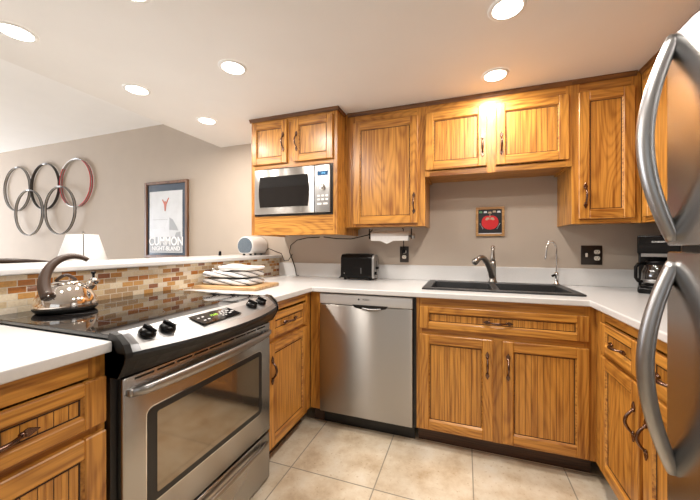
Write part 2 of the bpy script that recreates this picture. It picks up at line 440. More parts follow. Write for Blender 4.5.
struct(MB().box(X_SOFFIT, XR, -4.4, 0, CZ, LZ + .15, 'ceil').build('ceiling'), 'lowered white kitchen ceiling')
struct(MB().box(-7.5, X_SOFFIT, -4.4, 0, LZ, LZ + .15, 'ceil_l').build('ceiling_living'), 'higher white living room ceiling')
struct(MB().box(-.85, -.727, -4.0, 0, 0, 1.064, 'wall').build('wall_bar'), 'half wall under the bar')

# ------------------------------------------------------------------ cabinetry
def pull_mesh():
    """bail handle with leaf ends, upright, on the plane y=0 reaching to -y"""
    b = MB()
    pts = arc(15, lambda t: (0.0, -.004 - .024 * math.sin(PI * t) ** .8, -.042 + .084 * t))
    rad = arc(15, lambda t: .0042 + .0020 * math.sin(PI * t))
    b.tube(pts, rad, 'bronze', 8)
    for s in (-1, 1):
        b.lathe([(.0, -.010), (.006, -.009), (.0075, -.004), (.006, 0)], (0, 0, s * .043), 'bronze', 10, 'y')
        leaf = [(0, s * .040), (.008, s * .048), (.0105, s * .055), (.006, s * .065), (0, s * .076), (-.006, s * .065), (-.0105, s * .055), (-.008, s * .048)]
        b.poly_prism(leaf, 'y', -.0055, 0, 'bronze', .001, 1)
    b.ball((0, -.028, 0), (.0058, .0058, .010), 'bronze', 1)
    o = b.build('handle'); me = o.data; bpy.data.objects.remove(o); return me
PULL = pull_mesh()
def handle(parent, x, y, z, level=False):
    o = bpy.data.objects.new('handle', PULL); COL.objects.link(o); o.parent = parent
    o.location = (x, y, z); o.rotation_euler = (0, PI / 2 if level else 0, 0); return o

def shaker(name, parent, x0, x1, z0, z1, y, hpos=None, level=False, beads=True, stile=.052, rail=.052, spacing=.029):
    """framed front: part with a panel and a handle as its own parts. y = back plane, front at y-.02"""
    b = MB(); T = .020; yf = y - T
    xa, xb, za, zb = x0 + stile, x1 - stile, z0 + rail, z1 - rail
    b.box(x0, xa, yf, y, z0, z1, 'oak_v', .003); b.box(xb, x1, yf, y, z0, z1, 'oak_v', .003)
    b.box(xa, xb, yf, y, z0, za, 'oak_h', .003); b.box(xa, xb, yf, y, zb, z1, 'oak_h', .003)
    e, yp = .006, yf + .011
    # sloped inner moulding, dark line in its foot
    for (p, q, r, s_) in (((xa, za), (xb, za), (xb - e, za + e), (xa + e, za + e)), ((xb, za), (xb, zb), (xb - e, zb - e), (xb - e, za + e)),
                        ((xb, zb), (xa, zb), (xa + e, zb - e), (xb - e, zb - e)), ((xa, zb), (xa, za), (xa + e, za + e), (xa + e, zb - e))):
        b.quad([(p[0], yf + .002, p[1]), (q[0], yf + .002, q[1]), (r[0], yp, r[1]), (s_[0], yp, s_[1])], 'oak_h')
    d = b.build(name, parent)
    g = MB(); w = .0032
    pm = 'oak_panel' if beads else 'oak_v'; g.box(xa, xb, yp + .001, y - .001, za, zb, pm)
    for (a, c, dd, f) in ((xa + e - .001, xb - e + .001, za + e - .001, za + e + w), (xa + e - .001, xb - e + .001, zb - e - w, zb - e + .001), (xa + e - .001, xa + e + w, za + e, zb - e), (xb - e - w, xb - e + .001, za + e, zb - e)):
        g.box(a, c, yp - .0006, yp + .001, dd, f, 'glaze')
    if beads:
        n = max(2, round((xb - xa) / spacing)); st = (xb - xa) / n
        for k in range(1, n):
            x = xa + k * st
            g.box(x - .0008, x + .0008, yp + .0004, yp + .0012, za + e, zb - e, 'glaze')
            for s in (-1, 1):   # rounded bead shoulders
                g.box(x + s * .0008, x + s * (st / 2), yp - .0004, yp + .001, za + e + w, zb - e - w, pm, .0006)
    g.build('panel', d)
    if hpos: handle(d, hpos[0], yf, hpos[1], level)
    return d

def cab_box(root, Wd, depth, z0, z1, toe=0.0):
    b = MB(); zb = z0 + toe
    b.box(0, .018, .02, depth, zb, z1, 'oak_v'); b.box(Wd - .018, Wd, .02, depth, zb, z1, 'oak_v')
    b.box(.018, Wd - .018, .02, depth, zb, zb + .018, 'oak_hy'); b.box(.018, Wd - .018, .02, depth, z1 - .018, z1, 'oak_hy')
    b.box(.018, Wd - .018, depth - .008, depth, zb + .018, z1 - .018, 'oak_v')
    b.build('carcass', root)
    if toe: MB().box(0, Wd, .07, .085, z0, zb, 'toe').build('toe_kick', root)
def face_frame(root, members):
    b = MB()
    for (x0, x1, z0, z1) in members: up = (z1 - z0) > (x1 - x0); b.box(x0, x1, 0 if up else .0007, .02, z0, z1, 'oak_v' if up else 'oak_h')
    b.build('face_frame', root)

BZ, TOE = 0.876, 0.105
# --- left run, near the camera: front looks to +x  (local x -> world y)
XL = -0.0586
W1 = .46
r = thing('base_cabinet', 'oak base cabinet left of the stove with one drawer over a door', 'cabinet', (XL - .02, -1.845 - W1, 0), PI / 2)
cab_box(r, W1, .60, 0, BZ, TOE)
face_frame(r, [(0, .04, TOE, BZ), (W1 - .04, W1, TOE, BZ), (.04, W1 - .04, BZ - .06, BZ), (.04, W1 - .04, .655, .70), (.04, W1 - .04, TOE, TOE + .035)])
shaker('drawer', r, .015, W1 - .006, .684, .812, 0, ((W1 + .009) / 2, .748), True, rail=.036, spacing=.030)
shaker('door', r, .015, W1 - .006, .118, .662, 0, (.045, .53), spacing=.030)

# --- left run, between stove and corner
Y0 = -1.1
W2 = 1.1 - .62
r = thing('base_cabinet', 'narrow oak base cabinet between the stove and the dishwasher corner', 'cabinet', (XL - .02, Y0, 0), PI / 2)
cab_box(r, W2, .60, 0, BZ, TOE)
face_frame(r, [(0, .03, TOE, BZ), (W2 - .06, W2, TOE, BZ), (.03, W2 - .06, BZ - .05, BZ), (.03, W2 - .06, .65, .70), (.03, W2 - .06, TOE, TOE + .035)])
shaker('drawer', r, .006, .408, .690, .816, 0, (.205, .752), True, rail=.036)
shaker('door', r, .006, .408, .116, .662, 0, (.030, .525))
# filler at the inner corner, facing the camera
t = thing('filler_panel', 'narrow oak filler strip at the corner left of the dishwasher', 'panel', (-.04, -.606, 0))
MB().box(-.037, .036, -.009, .008, TOE, BZ, 'oak_v', .0015).build('panel', t)
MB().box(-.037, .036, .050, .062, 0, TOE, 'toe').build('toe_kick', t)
MB().box(-.037, .036, .008, .062, TOE, TOE + .015, 'oak_h').build('cleat', t)

# --- sink base
SX = .622
W3 = 1.484 - SX + .02
r = thing('sink_base_cabinet', 'wide oak cabinet under the sink with two doors and a false drawer front', 'cabinet', (SX, -.615, 0), 0)
cab_box(r, W3, .595, 0, BZ - .18, TOE)
face_frame(r, [(0, .03, TOE, BZ), (W3 - .05, W3, TOE, BZ), (.03, W3 - .05, BZ - .06, BZ), (.03, W3 - .05, .645, .71), (.03, W3 - .05, TOE, TOE + .03), (1.058 - SX - .03, 1.058 - SX + .03, TOE, .66)])
shaker('drawer_front', r, .6426 - SX, 1.471 - SX, .699, .826, 0, (1.058 - SX, .760), True, rail=.036, stile=.05)
shaker('door', r, .6426 - SX, 1.034 - SX, .1184, .6645, 0, (1.006 - SX, .527))
shaker('door', r, 1.0818 - SX, 1.471 - SX, .1184, .6645, 0, (1.108 - SX, .529))

# --- right run: front looks to -x (local x -> world -y)
XRD = 1.484
YR0 = -.6157
W4 = 1.385 - .6157 - .008
r = thing('base_cabinet', 'oak base cabinet with two drawers and two doors between the corner and the refrigerator', 'cabinet', (XRD + .02, YR0, 0), -PI / 2)
cab_box(r, W4, .59, 0, BZ, TOE)
def yl(y): return YR0 - y
face_frame(r, [(0, .105, TOE, BZ), (yl(-1.075) - .02, yl(-1.075) + .03, TOE, BZ), (W4 - .02, W4, TOE, BZ), (.105, W4 - .02, BZ - .05, BZ), (.105, W4 - .02, .65, .71), (.105, W4 - .02, TOE, TOE + .03)])
shaker('drawer', r, yl(-.714), yl(-1.052), .690, .822, 0, (yl(-.893), .752), True, rail=.036)
shaker('drawer', r, yl(-1.082), W4 - .006, .690, .822, 0, (yl(-1.225), .752), True, rail=.036)
shaker('door', r, yl(-.714), yl(-1.052), .134, .668, 0, (yl(-1.024), .522), beads=False)
shaker('door', r, yl(-1.082), W4 - .006, .134, .668, 0, (yl(-1.108), .508), beads=False)

# --- wall cabinets
CT = CZ - .001
def crown(root, x0, x1, y, ret=None, z=CT):
    b = MB(); prof = [(y, z - .024), (y - .005, z - .024), (y - .008, z - .016), (y - .012, z - .008), (y - .016, z - .005), (y - .016, z), (y, z)]
    b.poly_prism(prof, 'x', x0, x1, 'darkoak')
    if ret:
        xx, s, y1 = ret; b.box(min(xx, xx + s * .014), max(xx, xx + s * .014), y - .014, y1, z - .022, z, 'darkoak')
    b.build('crown_moulding', root)
def wall_box(root, Wd, depth, z0, z1):
    b = MB()
    b.box(0, .018, .02, depth, z0, z1, 'oak_v'); b.box(Wd - .018, Wd, .02, depth, z0, z1, 'oak_v')
    b.box(.018, Wd - .018, .02, depth, z0 + .012, z0 + .030, 'oak_h'); b.box(.018, Wd - .018, .02, depth, z1 - .018, z1, 'oak_h')
    b.box(.018, Wd - .018, depth - .008, depth, z0 + .03, z1 - .018, 'oak_v')
    b.build('carcass', root)

# microwave cabinet
MX0, MX1 = -.678, .045
MW = MX1 - MX0
MB0 = 1.256
r = thing('microwave_cabinet', 'oak wall cabinet with two small doors over a built-in microwave niche', 'cabinet', (MX0, -.45, MB0), 0)
z = lambda a: a - MB0
b = MB(); D = .448
b.box(0, .018, .02, D, 0, z(CT), 'oak_v'); b.box(MW - .018, MW, .02, D, 0, z(CT), 'oak_v')
for zz in (.012, z(1.375), z(1.775), z(CT) - .02): b.box(.018, MW - .018, .02, D, zz, zz + .018, 'oak_h')
b.box(.018, MW - .018, D - .008, D, .03, z(CT) - .02, 'oak_v')
b.build('carcass', r)
face_frame(r, [(0, .032, 0, z(CT)), (MW - .032, MW, 0, z(CT)), (.032, MW - .032, 0, z(1.398)), (.032, MW - .032, z(1.760), z(1.80)), (.032, MW - .032, z(2.095), z(CT)), (.325, .375, z(1.80), z(2.095))])
shaker('door', r, .014, .325, z(1.792), z(2.112), 0, (.297, z(1.945)), beads=False, stile=.045, rail=.05)
shaker('door', r, .380, .694, z(1.792), z(2.105), 0, (.408, z(1.938)), beads=False, stile=.045, rail=.05)
crown(r, -.012, MW + .014, 0, (MW, 1, .13), z(CT))

# tall wall cabinet
BX0, BX1, WB = .0465, .6335, 1.312
r = thing('wall_cabinet', 'tall single-door oak wall cabinet between microwave and sink, over the toaster', 'cabinet', (BX0, -.305, WB), 0)
z = lambda a: a - WB
Wd = BX1 - BX0
wall_box(r, Wd, .303, 0, z(CT))
face_frame(r, [(0, .085, 0, z(CT)), (Wd - .055, Wd, 0, z(CT)), (.085, Wd - .055, 0, .03), (.085, Wd - .055, z(2.05), z(CT))])
shaker('door', r, .1167 - BX0, .5869 - BX0, z(1.332), z(2.0715), 0, (.560 - BX0, z(1.468)), beads=False)
crown(r, .024, Wd, 0, None, z(CT))

# cabinet over the sink
SX0, SX1, SB = .634, 1.4895, 1.647
r = thing('wall_cabinet', 'short two-door oak wall cabinet high above the sink', 'cabinet', (SX0, -.305, SB), 0)
z = lambda a: a - SB
Wd = SX1 - SX0
wall_box(r, Wd, .303, 0, z(CT))
face_frame(r, [(0, .03, 0, z(CT)), (Wd - .03, Wd, 0, z(CT)), (.03, Wd - .03, 0, .035), (.03, Wd - .03, z(2.05), z(CT)), (1.0505 - SX0 - .03, 1.0505 - SX0 + .03, .035, z(2.05))])
b = MB().box(1.0505 - SX0 - .022, 1.0505 - SX0 + .022, -.004, 0, -.004, z(2.075), 'oak_v', .001).build('centre_strip', r)
shaker('door', r, .6385 - SX0, 1.0239 - SX0, z(1.687), z(2.0715), 0, (.998 - SX0, z(1.818)))
shaker('door', r, 1.0776 - SX0, 1.4721 - SX0, z(1.687), z(2.0715), 0, (1.108 - SX0, z(1.818)))
crown(r, 0, Wd, 0, None, z(CT))

# right corner wall cabinet
CX0, CX1, CB = 1.490, 1.820, 1.305
r = thing('wall_cabinet', 'narrow single-door oak wall cabinet right of the sink, over the double outlet', 'cabinet', (CX0, -.305, CB), 0)
z = lambda a: a - CB
Wd = CX1 - CX0
wall_box(r, Wd + .29, .303, 0, z(CT))
face_frame(r, [(0, .04, 0, z(CT)), (Wd - .045, Wd, 0, z(CT)), (.04, Wd - .045, 0, .035), (.04, Wd - .045, z(2.05), z(CT))])
shaker('door', r, 1.5203 - CX0, 1.7857 - CX0, z(1.332), z(2.0715), 0, (1.552 - CX0, z(1.466)), beads=False)
crown(r, 0, Wd - .022, 0, None, z(CT))

# wall cabinet on the right wall
r = thing('wall_cabinet', 'oak wall cabinet on the right wall over the coffee maker', 'cabinet', (1.822, -.308, CB), -PI / 2)
wall_box(r, .9, .288, 0, z(CT))
face_frame(r, [(0, .04, 0, z(CT)), (.86, .90, 0, z(CT)), (.43, .47, 0, z(CT)), (.04, .86, 0, .035), (.04, .86, z(2.05), z(CT))])
shaker('door', r, .045, .440, z(1.332), z(2.0715), 0, (.412, z(1.466)), beads=False)
shaker('door', r, .460, .885, z(1.332), z(2.0715), 0, (.488, z(1.466)), beads=False)
crown(r, 0, .9, 0, None, z(CT))

# ------------------------------------------------------------------ counters
XLC, XRC, CTZ, YC = -.047, 1.469, .908, -.65
HX0, HX1, HY0, HY1 = .675, 1.458, -.492, -.110
t = thing('countertop', 'white U-shaped countertop with low backsplash running around the sink corner', 'countertop', (0, 0, BZ))
xs = [-.7185, XLC, HX0, HX1, XRC, XR]; ys = [-1.380, -1.103, YC, HY0, HY1, -.001]
def inside(x, y):
    if HX0 < x < HX1 and HY0 < y < HY1: return False
    if y > YC: return True
    if x < XLC: return y > -1.103
    if x > XRC: return True
    return False
MB().cells(xs, ys, inside, .001, CTZ - BZ, 'counter').build('slab', t, .005)
b = MB().box(-.7185, XR - .001, -.019, -.001, CTZ - BZ, 1.024 - BZ, 'counter', .003)
b.box(XR - .019, XR - .001, -1.380, -.019, CTZ - BZ, 1.024 - BZ, 'counter', .003)
b.build('backsplash', t)
tag(MB().box(-.7185, XLC, -2.31, -1.8435, BZ + .001, CTZ, 'counter', .005, 3).build('countertop'), 'white countertop end left of the stove, nearest the camera', 'countertop')
tag(MB().box(-1.18, -.695, -4.0, -.001, 1.066, 1.091, 'counter', .005, 3).build('countertop'), 'long white raised bar top running along the half wall behind the stove', 'countertop')
tag(MB().box(-.7268, -.7195, -4.0, -.001, .90, 1.0635, 'mosaic').build('tile_backsplash'), 'brown and cream glass brick mosaic strip below the raised bar', 'backsplash')

# ------------------------------------------------------------------ sink and taps
t = thing('sink', 'charcoal double-bowl drop-in sink in the white countertop', 'sink', (0, 0, CTZ))
b = MB()
ox0, ox1, oy0, oy1 = .640, 1.494, -.530, -.060
i_x = [(.690, 1.045), (1.085, 1.445)]; iy0, iy1 = -.480, -.150
xs = [ox0, i_x[0][0], i_x[0][1], i_x[1][0], i_x[1][1], ox1]; ys = [oy0, iy0, iy1, oy1]
b.cells(xs, ys, lambda x, y: not (iy0 < y < iy1 and any(a < x < c for a, c in i_x)), .0005, .011, 'sink')
b.build('rim', t, .004, seg=3)
for a, c in i_x:
    b = MB(); dp = -.19; k = .02
    top = [(a, iy0), (c, iy0), (c, iy1), (a, iy1)]; bot = [(a + k, iy0 + k), (c - k, iy0 + k), (c - k, iy1 - k), (a + k, iy1 - k)]
    for q in range(4):
        p0, p1, q0, q1 = top[q], top[(q + 1) % 4], bot[q], bot[(q + 1) % 4]
        b.quad([(*p0, .005), (*p1, .005), (*q1, dp), (*q0, dp)], 'sink')
    b.quad([(*p, dp) for p in bot], 'sink')
    b.lathe([(0, 0), (.035, 0), (.042, .004), (.042, .0)], ((a + c) / 2, -.32, dp), 'nickel', 20)
    b.build('bowl', t)
# main faucet
FX, FY = 1.066, -.100
t = thing('kitchen_faucet', 'dark nickel single-lever kitchen faucet behind the sink', 'faucet', (FX, FY, CTZ + .011))
MB().lathe([(.029, 0), (.030, .006), (.024, .014), (.022, .05), (.0215, .10), (.022, .125), (.020, .150)], (.010, 0, 0), 'nickel', 20).build('body', t)
pts = arc(14, lambda q: (.004 - .098 * q ** 1.25, -.015 - .09 * q ** 1.1, .040 + .140 * math.sin(q * PI * .60) / math.sin(PI * .5) - .012 * q ** 4))
rad = arc(14, lambda q: .0215 - .0045 * q)
MB().tube(pts, rad, 'nickel', 14).build('spout', t)
p = pts[-1]; q_ = pts[-2]; d = (Vector(p) - Vector(q_)).normalized()
MB().tube([Vector(p) - d * .004, Vector(p) + d * .010, Vector(p) + d * .028, Vector(p) + d * .040], [.018, .0225, .022, .017], 'nickel', 14).build('spray_head', t)
b = MB().tube([(.010, 0, .145), (.010, .004, .175), (.011, .007, .215), (.012, .008, .244)], [.017, .015, .0095, .012], 'nickel', 12)
b.ball((.012, .008, .248), (.015, .015, .010), 'chrome', 2); b.build('lever', t)
# filter tap
t = thing('filter_tap', 'slim gooseneck filter tap at the right end of the sink', 'faucet', (1.462, -.095, CTZ + .011))
MB().lathe([(.020, 0), (.021, .006), (.013, .012), (.011, .05), (.013, .055), (.013, .075), (.006, .085)], (0, 0, 0), 'chrome', 16).build('base', t)
MB().tube([(0, 0, .08)] + [(0, 0, .10 + .02 * k) for k in range(6)] + arc(12, lambda q: (-.031 + .031 * math.cos(PI * q), -.02 * q, .225 + .060 * math.sin(PI * q))) + [(-.066, -.021, .185), (-.070, -.022, .168)], .0052, 'chrome', 10).build('gooseneck', t)
MB().tube([(0, 0, .062), (-.014, -.012, .064), (-.028, -.022, .058)], [.008, .007, .008], 'black', 8).build('lever', t)

# ------------------------------------------------------------------ dishwasher
t = thing('dishwasher', 'stainless steel dishwasher between the corner and the sink cabinet', 'dishwasher', (0, -.612, 0))
MB().box(.0, .6015, .002, .58, .10, .868, 'blackmat').build('body', t)
d = MB().box(.001, .6005, -.023, .0, .108, .799, 'steel_x', .003, 2).build('door', t)
b = MB()
b.box(.001, .6005, -.023, .0, .803, .868, 'palestrip', .003, 2)
cp = b.build('control_strip', t)
text('brand_lettering', 'BOSCH', .013, 'darkletter', cp, (.315, -.0236, .842), FACE_FRONT)
MB().lathe([(0, 0), (.006, 0), (.006, .0006), (0, .0006)], (.268, -.0238, .842), 'darkletter', 16, 'y').build('emblem', cp)
b = MB()
b.poly_prism([(.225, .809), (.455, .809), (.44, .792), (.40, .783), (.28, .783), (.24, .792)], 'y', -.0242, -.0005, 'blackmat')
gh = b.build('grip_recess', d)
MB().tube(arc(11, lambda q: (.29 + .12 * q, -.025 - .006 * math.sin(PI * q), .789 - .004 * math.sin(PI * q))), .006, 'lightsteel', 10).build('grip_lip', gh)
MB().box(.0, .6015, .055, .075, 0, .103, 'blackmat').build('toe_kick', t)
b = MB().box(.603, .620, .004, .03, .10, .872, 'blackmat'); b.build('gap_shade_strip', t)  # shade of the open gap beside the door, put in as a black strip

# ------------------------------------------------------------------ range
YS0, YS1 = -1.842, -1.105
RW = YS1 - YS0
t = thing('range', 'stainless slide-in electric range with black glass cooktop', 'stove', (-.06, YS0, 0), PI / 2)
b = MB(); b.box(0, RW, .0, .645, .015, .902, 'blackmat')
for x in (.05, RW - .05): b.lathe([(.02, 0), (.02, .016)], (x, .06, 0), 'black', 12); b.lathe([(.02, 0), (.02, .016)], (x, .58, 0), 'black', 12)
b.build('body', t)
ct = MB().box(.001, RW - .001, -.002, .655, .909, .922, 'blackglass', .002).build('cooktop', t)
b = MB()
for (x, y, rr) in ((.20, .20, .10), (.55, .20, .08), (.20, .47, .08), (.55, .47, .10), (.375, .52, .05)):
    b.lathe([(rr - .0015, .9221), (rr - .0015, .9224), (rr, .9224), (rr, .9221)], (x, y, 0), 'ringgrey', 40, caps=False)
b.build('burner_ring', ct)
# console: profile swept across the width, bowed outward in the middle
def console(prof, m, x0, x1, name, parent, n=24, smooth=True):
    b = MB(); i = b.mi(m); rows = []
    for k in range(n + 1):
        x = x0 + (x1 - x0) * k / n; u = (x / RW) * 2 - 1; bow = .080 * (1 - u * u)
        rows.append([b.bm.verts.new((x, -(d + bow * w), zz)) for (d, zz, w) in prof])
    for a, c in zip(rows, rows[1:]):
        for k in range(len(prof)):
            f = b.bm.faces.new((a[k], a[(k + 1) % len(prof)], c[(k + 1) % len(prof)], c[k])); f.material_index = i
    b.bm.faces.new(rows[0][::-1]).material_index = i; b.bm.faces.new(rows[-1]).material_index = i
    bmesh.ops.recalc_face_normals(b.bm, faces=b.bm.faces[:])
    return b.build(name, parent)
EC = .036
def silver(e): return [(.004, .924 + e, 0), (.022, .917 + e, .35), (.046 + e * .6, .892 + e * .6, .95), (.056 + e, .876, 1), (.03, .874, .9), (.004, .905, 0)]
cons = console(silver(.002), 'panelsteel', EC, RW - EC, 'control_console', t)
console([(.004, .904, 0), (.03, .8735, .9), (.056, .8755, 1), (.060, .866, 1), (.056, .848, .85), (.042, .822, .5), (.030, .802, .25), (-.05, .800, 0), (-.05, .904, 0)], 'blacksat', .0, RW, 'console_underside', cons)
for k in (0, 1):
    xa, xb = ((.0, .015), (RW - .015, RW))[k]
    e = console([(-.012, .912, 0), (-.004, .928, 0), (.022, .924, .35), (.052, .899, .95), (.063, .876, 1), (.064, .862, 1), (.058, .846, .85), (.042, .818, .5), (.028, .800, .25), (-.012, .800, 0)], 'blacksat', xa, xb, 'end_cap', cons, 3)
    e['label'] = 'black end cap of the console'
    xa, xb = ((.0152, EC - .0002), (RW - EC + .0002, RW - .0152))[k]
    console(silver(.0045), 'darksteel', xa, xb, 'trim_stripe', e, 3)
# knobs sit on the slope
slope = math.radians(38)
def on_console(x, q):
    """point on the silver slope, q from 0 (back) to 1 (front lip)"""
    u = (x / RW) * 2 - 1; bow = .080 * (1 - u * u)
    P_ = [(.004, .926, 0), (.022, .919, .35), (.047, .8935, .95)]
    a, c, f = (P_[0], P_[1], q * 2) if q < .5 else (P_[1], P_[2], q * 2 - 1)
    A = (a[0] + bow * a[2], a[1]); B = (c[0] + bow * c[2], c[1])
    return -(A[0] + (B[0] - A[0]) * f), A[1] + (B[1] - A[1]) * f, math.atan2(A[1] - B[1], B[0] - A[0])
for x in (.072, .130, .5225, .598):
    yy, zz, sl = on_console(x, .67)
    k = MB().lathe([(.0245, 0), (.0245, .006), (.022, .011), (.020, .015), (.0, .016)], (0, 0, 0), 'black', 20)
    k.box(-.0055, .0055, -.021, .021, .012, .026, 'black', .003, 2)
    o = k.build('knob', cons)
    MB().box(-.0012, .0012, -.019, -.004, 0.0261, .0266, 'white').build('pointer', o)
    place(o, (x, yy, zz + .001), (sl, 0, .35))
# touch panel and clock
yy, zz, sl = on_console(.322, .64)
b = MB()
tp = MB().poly_prism([(-.098, .036), (.088, .036), (.098, -.034), (-.088, -.034)], 'z', .0, .0022, 'blackglass', .001, 1).build('touch_panel', cons)
place(tp, (.322, yy, zz + .002), (sl * .9, 0, 0))
b = MB()
for (x, y, w) in ((-.075, .010, .010), (-.055, .012, .010), (-.066, -.012, .010), (-.046, -.010, .010), (.028, .014, .007), (.042, .014, .007), (.02, 0, .007), (.034, 0, .007), (.048, 0, .007), (.02, -.013, .007), (.034, -.013, .007), (.062, .010, .014), (.078, .0, .016), (.060, -.008, .012)):
    MB().box(x - w / 2, x + w / 2, y - .003, y + .003, .0023, .0028, 'printlabel').build('key', tp)
text('clock_digits', '12:05', .016, 'display_green', tp, (-.008, .006, .0027), (0, 0, 0))
text('brand_lettering', 'FRIGIDAIRE', .008, 'printlabel', cons, (.345, yy - .040, zz - .0265), (sl, 0, 0))
# oven door
dx0, dx1 = .018, RW - .020
d = MB()
d.box(dx0, dx1, -.026, -.001, .258, .793, 'steel_y', .004, 2)
door = d.build('oven_door', t)
def rrect(x0, x1, z0, z1, r_, n=6):
    P_ = []
    for cx_, cz_, a0 in ((x1 - r_, z1 - r_, 0), (x0 + r_, z1 - r_, 90), (x0 + r_, z0 + r_, 180), (x1 - r_, z0 + r_, 270)):
        for k in range(n + 1):
            a = math.radians(a0 + 90 * k / n); P_.append((cx_ + r_ * math.cos(a), cz_ + r_ * math.sin(a)))
    return P_
w = MB().poly_prism(rrect(.088, RW - .088, .372, .672, .022), 'y', -.0285, -.0265, 'blackmat').build('window_border', door)
MB().poly_prism(rrect(.118, RW - .112, .395, .652, .006), 'y', -.0298, -.0286, 'ovenglass').build('window_glass', w)
b = MB().poly_prism(rrect(.084, RW - .084, .368, .676, .025), 'y', -.0266, -.0255, 'chrome'); b.build('window_trim', door)
b = MB()
for k in range(9):
    xa = .05 + k * (RW - .1) / 9
    b.box(xa, xa + .060, -.0275, -.020, .779, .785, 'blackmat')
b.build('vent_slot', door)
# broad bowed handle
pts = arc(21, lambda q: (dx0 + .018 + (dx1 - dx0 - .036) * q, -.036 - .030 * math.sin(PI * q) ** .45, .748))
h = MB().tube(pts, arc(21, lambda q: .013 + .006 * math.sin(PI * q) ** .5), 'satin', 14, up=(0, 0, 1), flat=.62)
for x in (dx0 + .022, dx1 - .022): h.box(x - .014, x + .014, -.042, -.025, .738, .760, 'satin', .004, 2)
h.build('handle', door)
dr = MB().box(dx0, dx1, -.024, -.001, .020, .243, 'steel_y', .004, 2).build('storage_drawer', t)
pts = arc(21, lambda q: (dx0 + .030 + (dx1 - dx0 - .06) * q, -.028 - .022 * math.sin(PI * q) ** .4, .214 - .012 * (1 - math.sin(PI * q) ** .35)))
MB().tube(pts, .011, 'nickel', 12, flat=.8).build('handle', dr)

# ------------------------------------------------------------------ refrigerator
FXF, FY0, FY1, FT = 1.400, -2.21, -1.387, 1.722
t = thing('refrigerator', 'tall stainless steel refrigerator with bowed handles at the right edge', 'refrigerator', (FXF, FY1, 0), -PI / 2)
FW = FY1 - FY0
MB().box(.004, FW - .004, .072, XR - FXF - .02, .03, FT - .01, 'blacksat', .004).build('body', t)
for x in (.08, FW - .08):
    for y in (.14, .60): MB().lathe([(.025, 0), (.025, .031)], (x, y, 0), 'black', 12).build('foot', t)
fz = MB().box(0, FW, 0, .066, 1.1755, FT, 'steel_fr', .006, 3).build('freezer_door', t)
fd = MB().box(0, FW, 0, .066, .10, 1.160, 'steel_fr', .006, 3).build('fridge_door', t)
MB().box(.006, FW - .006, .030, .074, 1.158, 1.178, 'blackmat').build('gasket', t)
MB().box(.01, FW - .01, .03, .075, .03, .095, 'blacksat').build('toe_grille', t)
def bow(z0, z1, parent):
    n = 33; pts = []; rad = []
    for k in range(n):
        q = k / (n - 1)
        pts.append((.0245 + .004 * math.sin(PI * q), .004 - .062 * math.sin(PI * q) ** .92, z0 + (z1 - z0) * q)); rad.append(.0155 + .0035 * math.sin(PI * q))
    b = MB().tube(pts, rad, 'satin', 18, up=(1, 0, 0), flat=1.0)
    return b.build('handle', parent)
bow(1.190, 1.716, fz); bow(.588, 1.130, fd)

# ------------------------------------------------------------------ microwave
t = thing('microwave', 'stainless built-in microwave with blue display in the oak niche', 'microwave', (-.643, -.452, 1.401), 0)
MWW, MWH = .655, .354
b = MB(); b.box(.015, MWW - .015, .006, .36, .003, MWH - .02, 'blackmat'); b.build('body', t)
fr = MB().box(0, MWW, -.006, .004, 0, MWH, 'blackmat', .002).build('niche_trim', t)
d = MB().box(.012, .520, -.024, -.006, .012, MWH - .008, 'steel_x', .003, 2).build('door', t)
def barrel(x0, x1, z0, z1, bulge):
    P_ = []
    for k in range(9): q = k / 8; P_.append((x1 + bulge * math.sin(PI * q), z0 + (z1 - z0) * q))
    for k in range(9): q = k / 8; P_.append((x0 - bulge * math.sin(PI * q), z1 - (z1 - z0) * q))
    return P_
MB().poly_prism(barrel(.064, .470, .062, MWH - .062, .012), 'y', -.0262, -.0245, 'blackglass').build('window', d)
c = MB().box(.524, MWW - .012, -.024, -.006, .012, MWH - .008, 'lightsteel', .003, 2).build('control_panel', t)
dp = MB().box(.548, .628, -.0256, -.0242, .272, .302, 'display_blue').build('display', c)
text('display_digits', '12:05', .016, 'display_ltblue', dp, (.592, -.0260, .287), FACE_FRONT)
text('brand_lettering', 'Panasonic', .011, 'darkletter', c, (.588, -.0246, .322), FACE_FRONT)
k = MB().lathe([(.020, -.024), (.020, -.036), (.017, -.041), (0, -.042)], (.590, 0, .186), 'chrome', 20, 'y').build('dial', c)
b = MB()
for zz in (.128, .102):
    for x in (.556, .588, .620): MB().box(x - .010, x + .010, -.0262, -.0242, zz - .007, zz + .007, 'white', .001).build('button', c)
for x in (.562, .610): MB().box(x - .017, x + .017, -.0262, -.0242, .064, .078, 'white', .001).build('button', c)
for x in (.556, .588): MB().box(x - .008, x + .008, -.0262, -.0242, .236, .243, 'white', .001).build('button', c)

# ------------------------------------------------------------------ kettle
KC = (-.585, -1.672)
t = thing('kettle', 'shiny stainless whistling kettle with brown arched handle on the cooktop', 'kettle', (KC[0], KC[1], .9225), math.atan2(.89, .45))
MB().lathe([(.0, .0), (.080, .0), (.090, .005), (.0955, .014), (.095, .022)], (0, 0, 0), 'blacksat', 40).build('base', t)
MB().lathe([(.095, .019), (.0965, .026), (.094, .040), (.086, .060), (.074, .080), (.060, .096), (.047, .105), (.043, .108)], (0, 0, 0), 'kettle', 48, caps=False).build('body', t)
lid = MB().lathe([(.047, .1045), (.046, .110), (.030, .116), (.012, .119), (0, .120)], (0, 0, 0), 'kettle', 32).build('lid', t)
MB().tube(arc(11, lambda q: (-.030 + .058 * q, 0, .116 + .022 * math.sin(PI * q))), .006, 'handlebrown', 8).build('lid_grip', lid)
s = MB().tube([(.056, 0, .078), (.072, 0, .096), (.080, 0, .106)], [.020, .017, .0155], 'kettle', 16).build('spout', t)
b = MB().tube([(.078, 0, .104), (.089, 0, .118)], [.0175, .0165], 'chrome', 14)
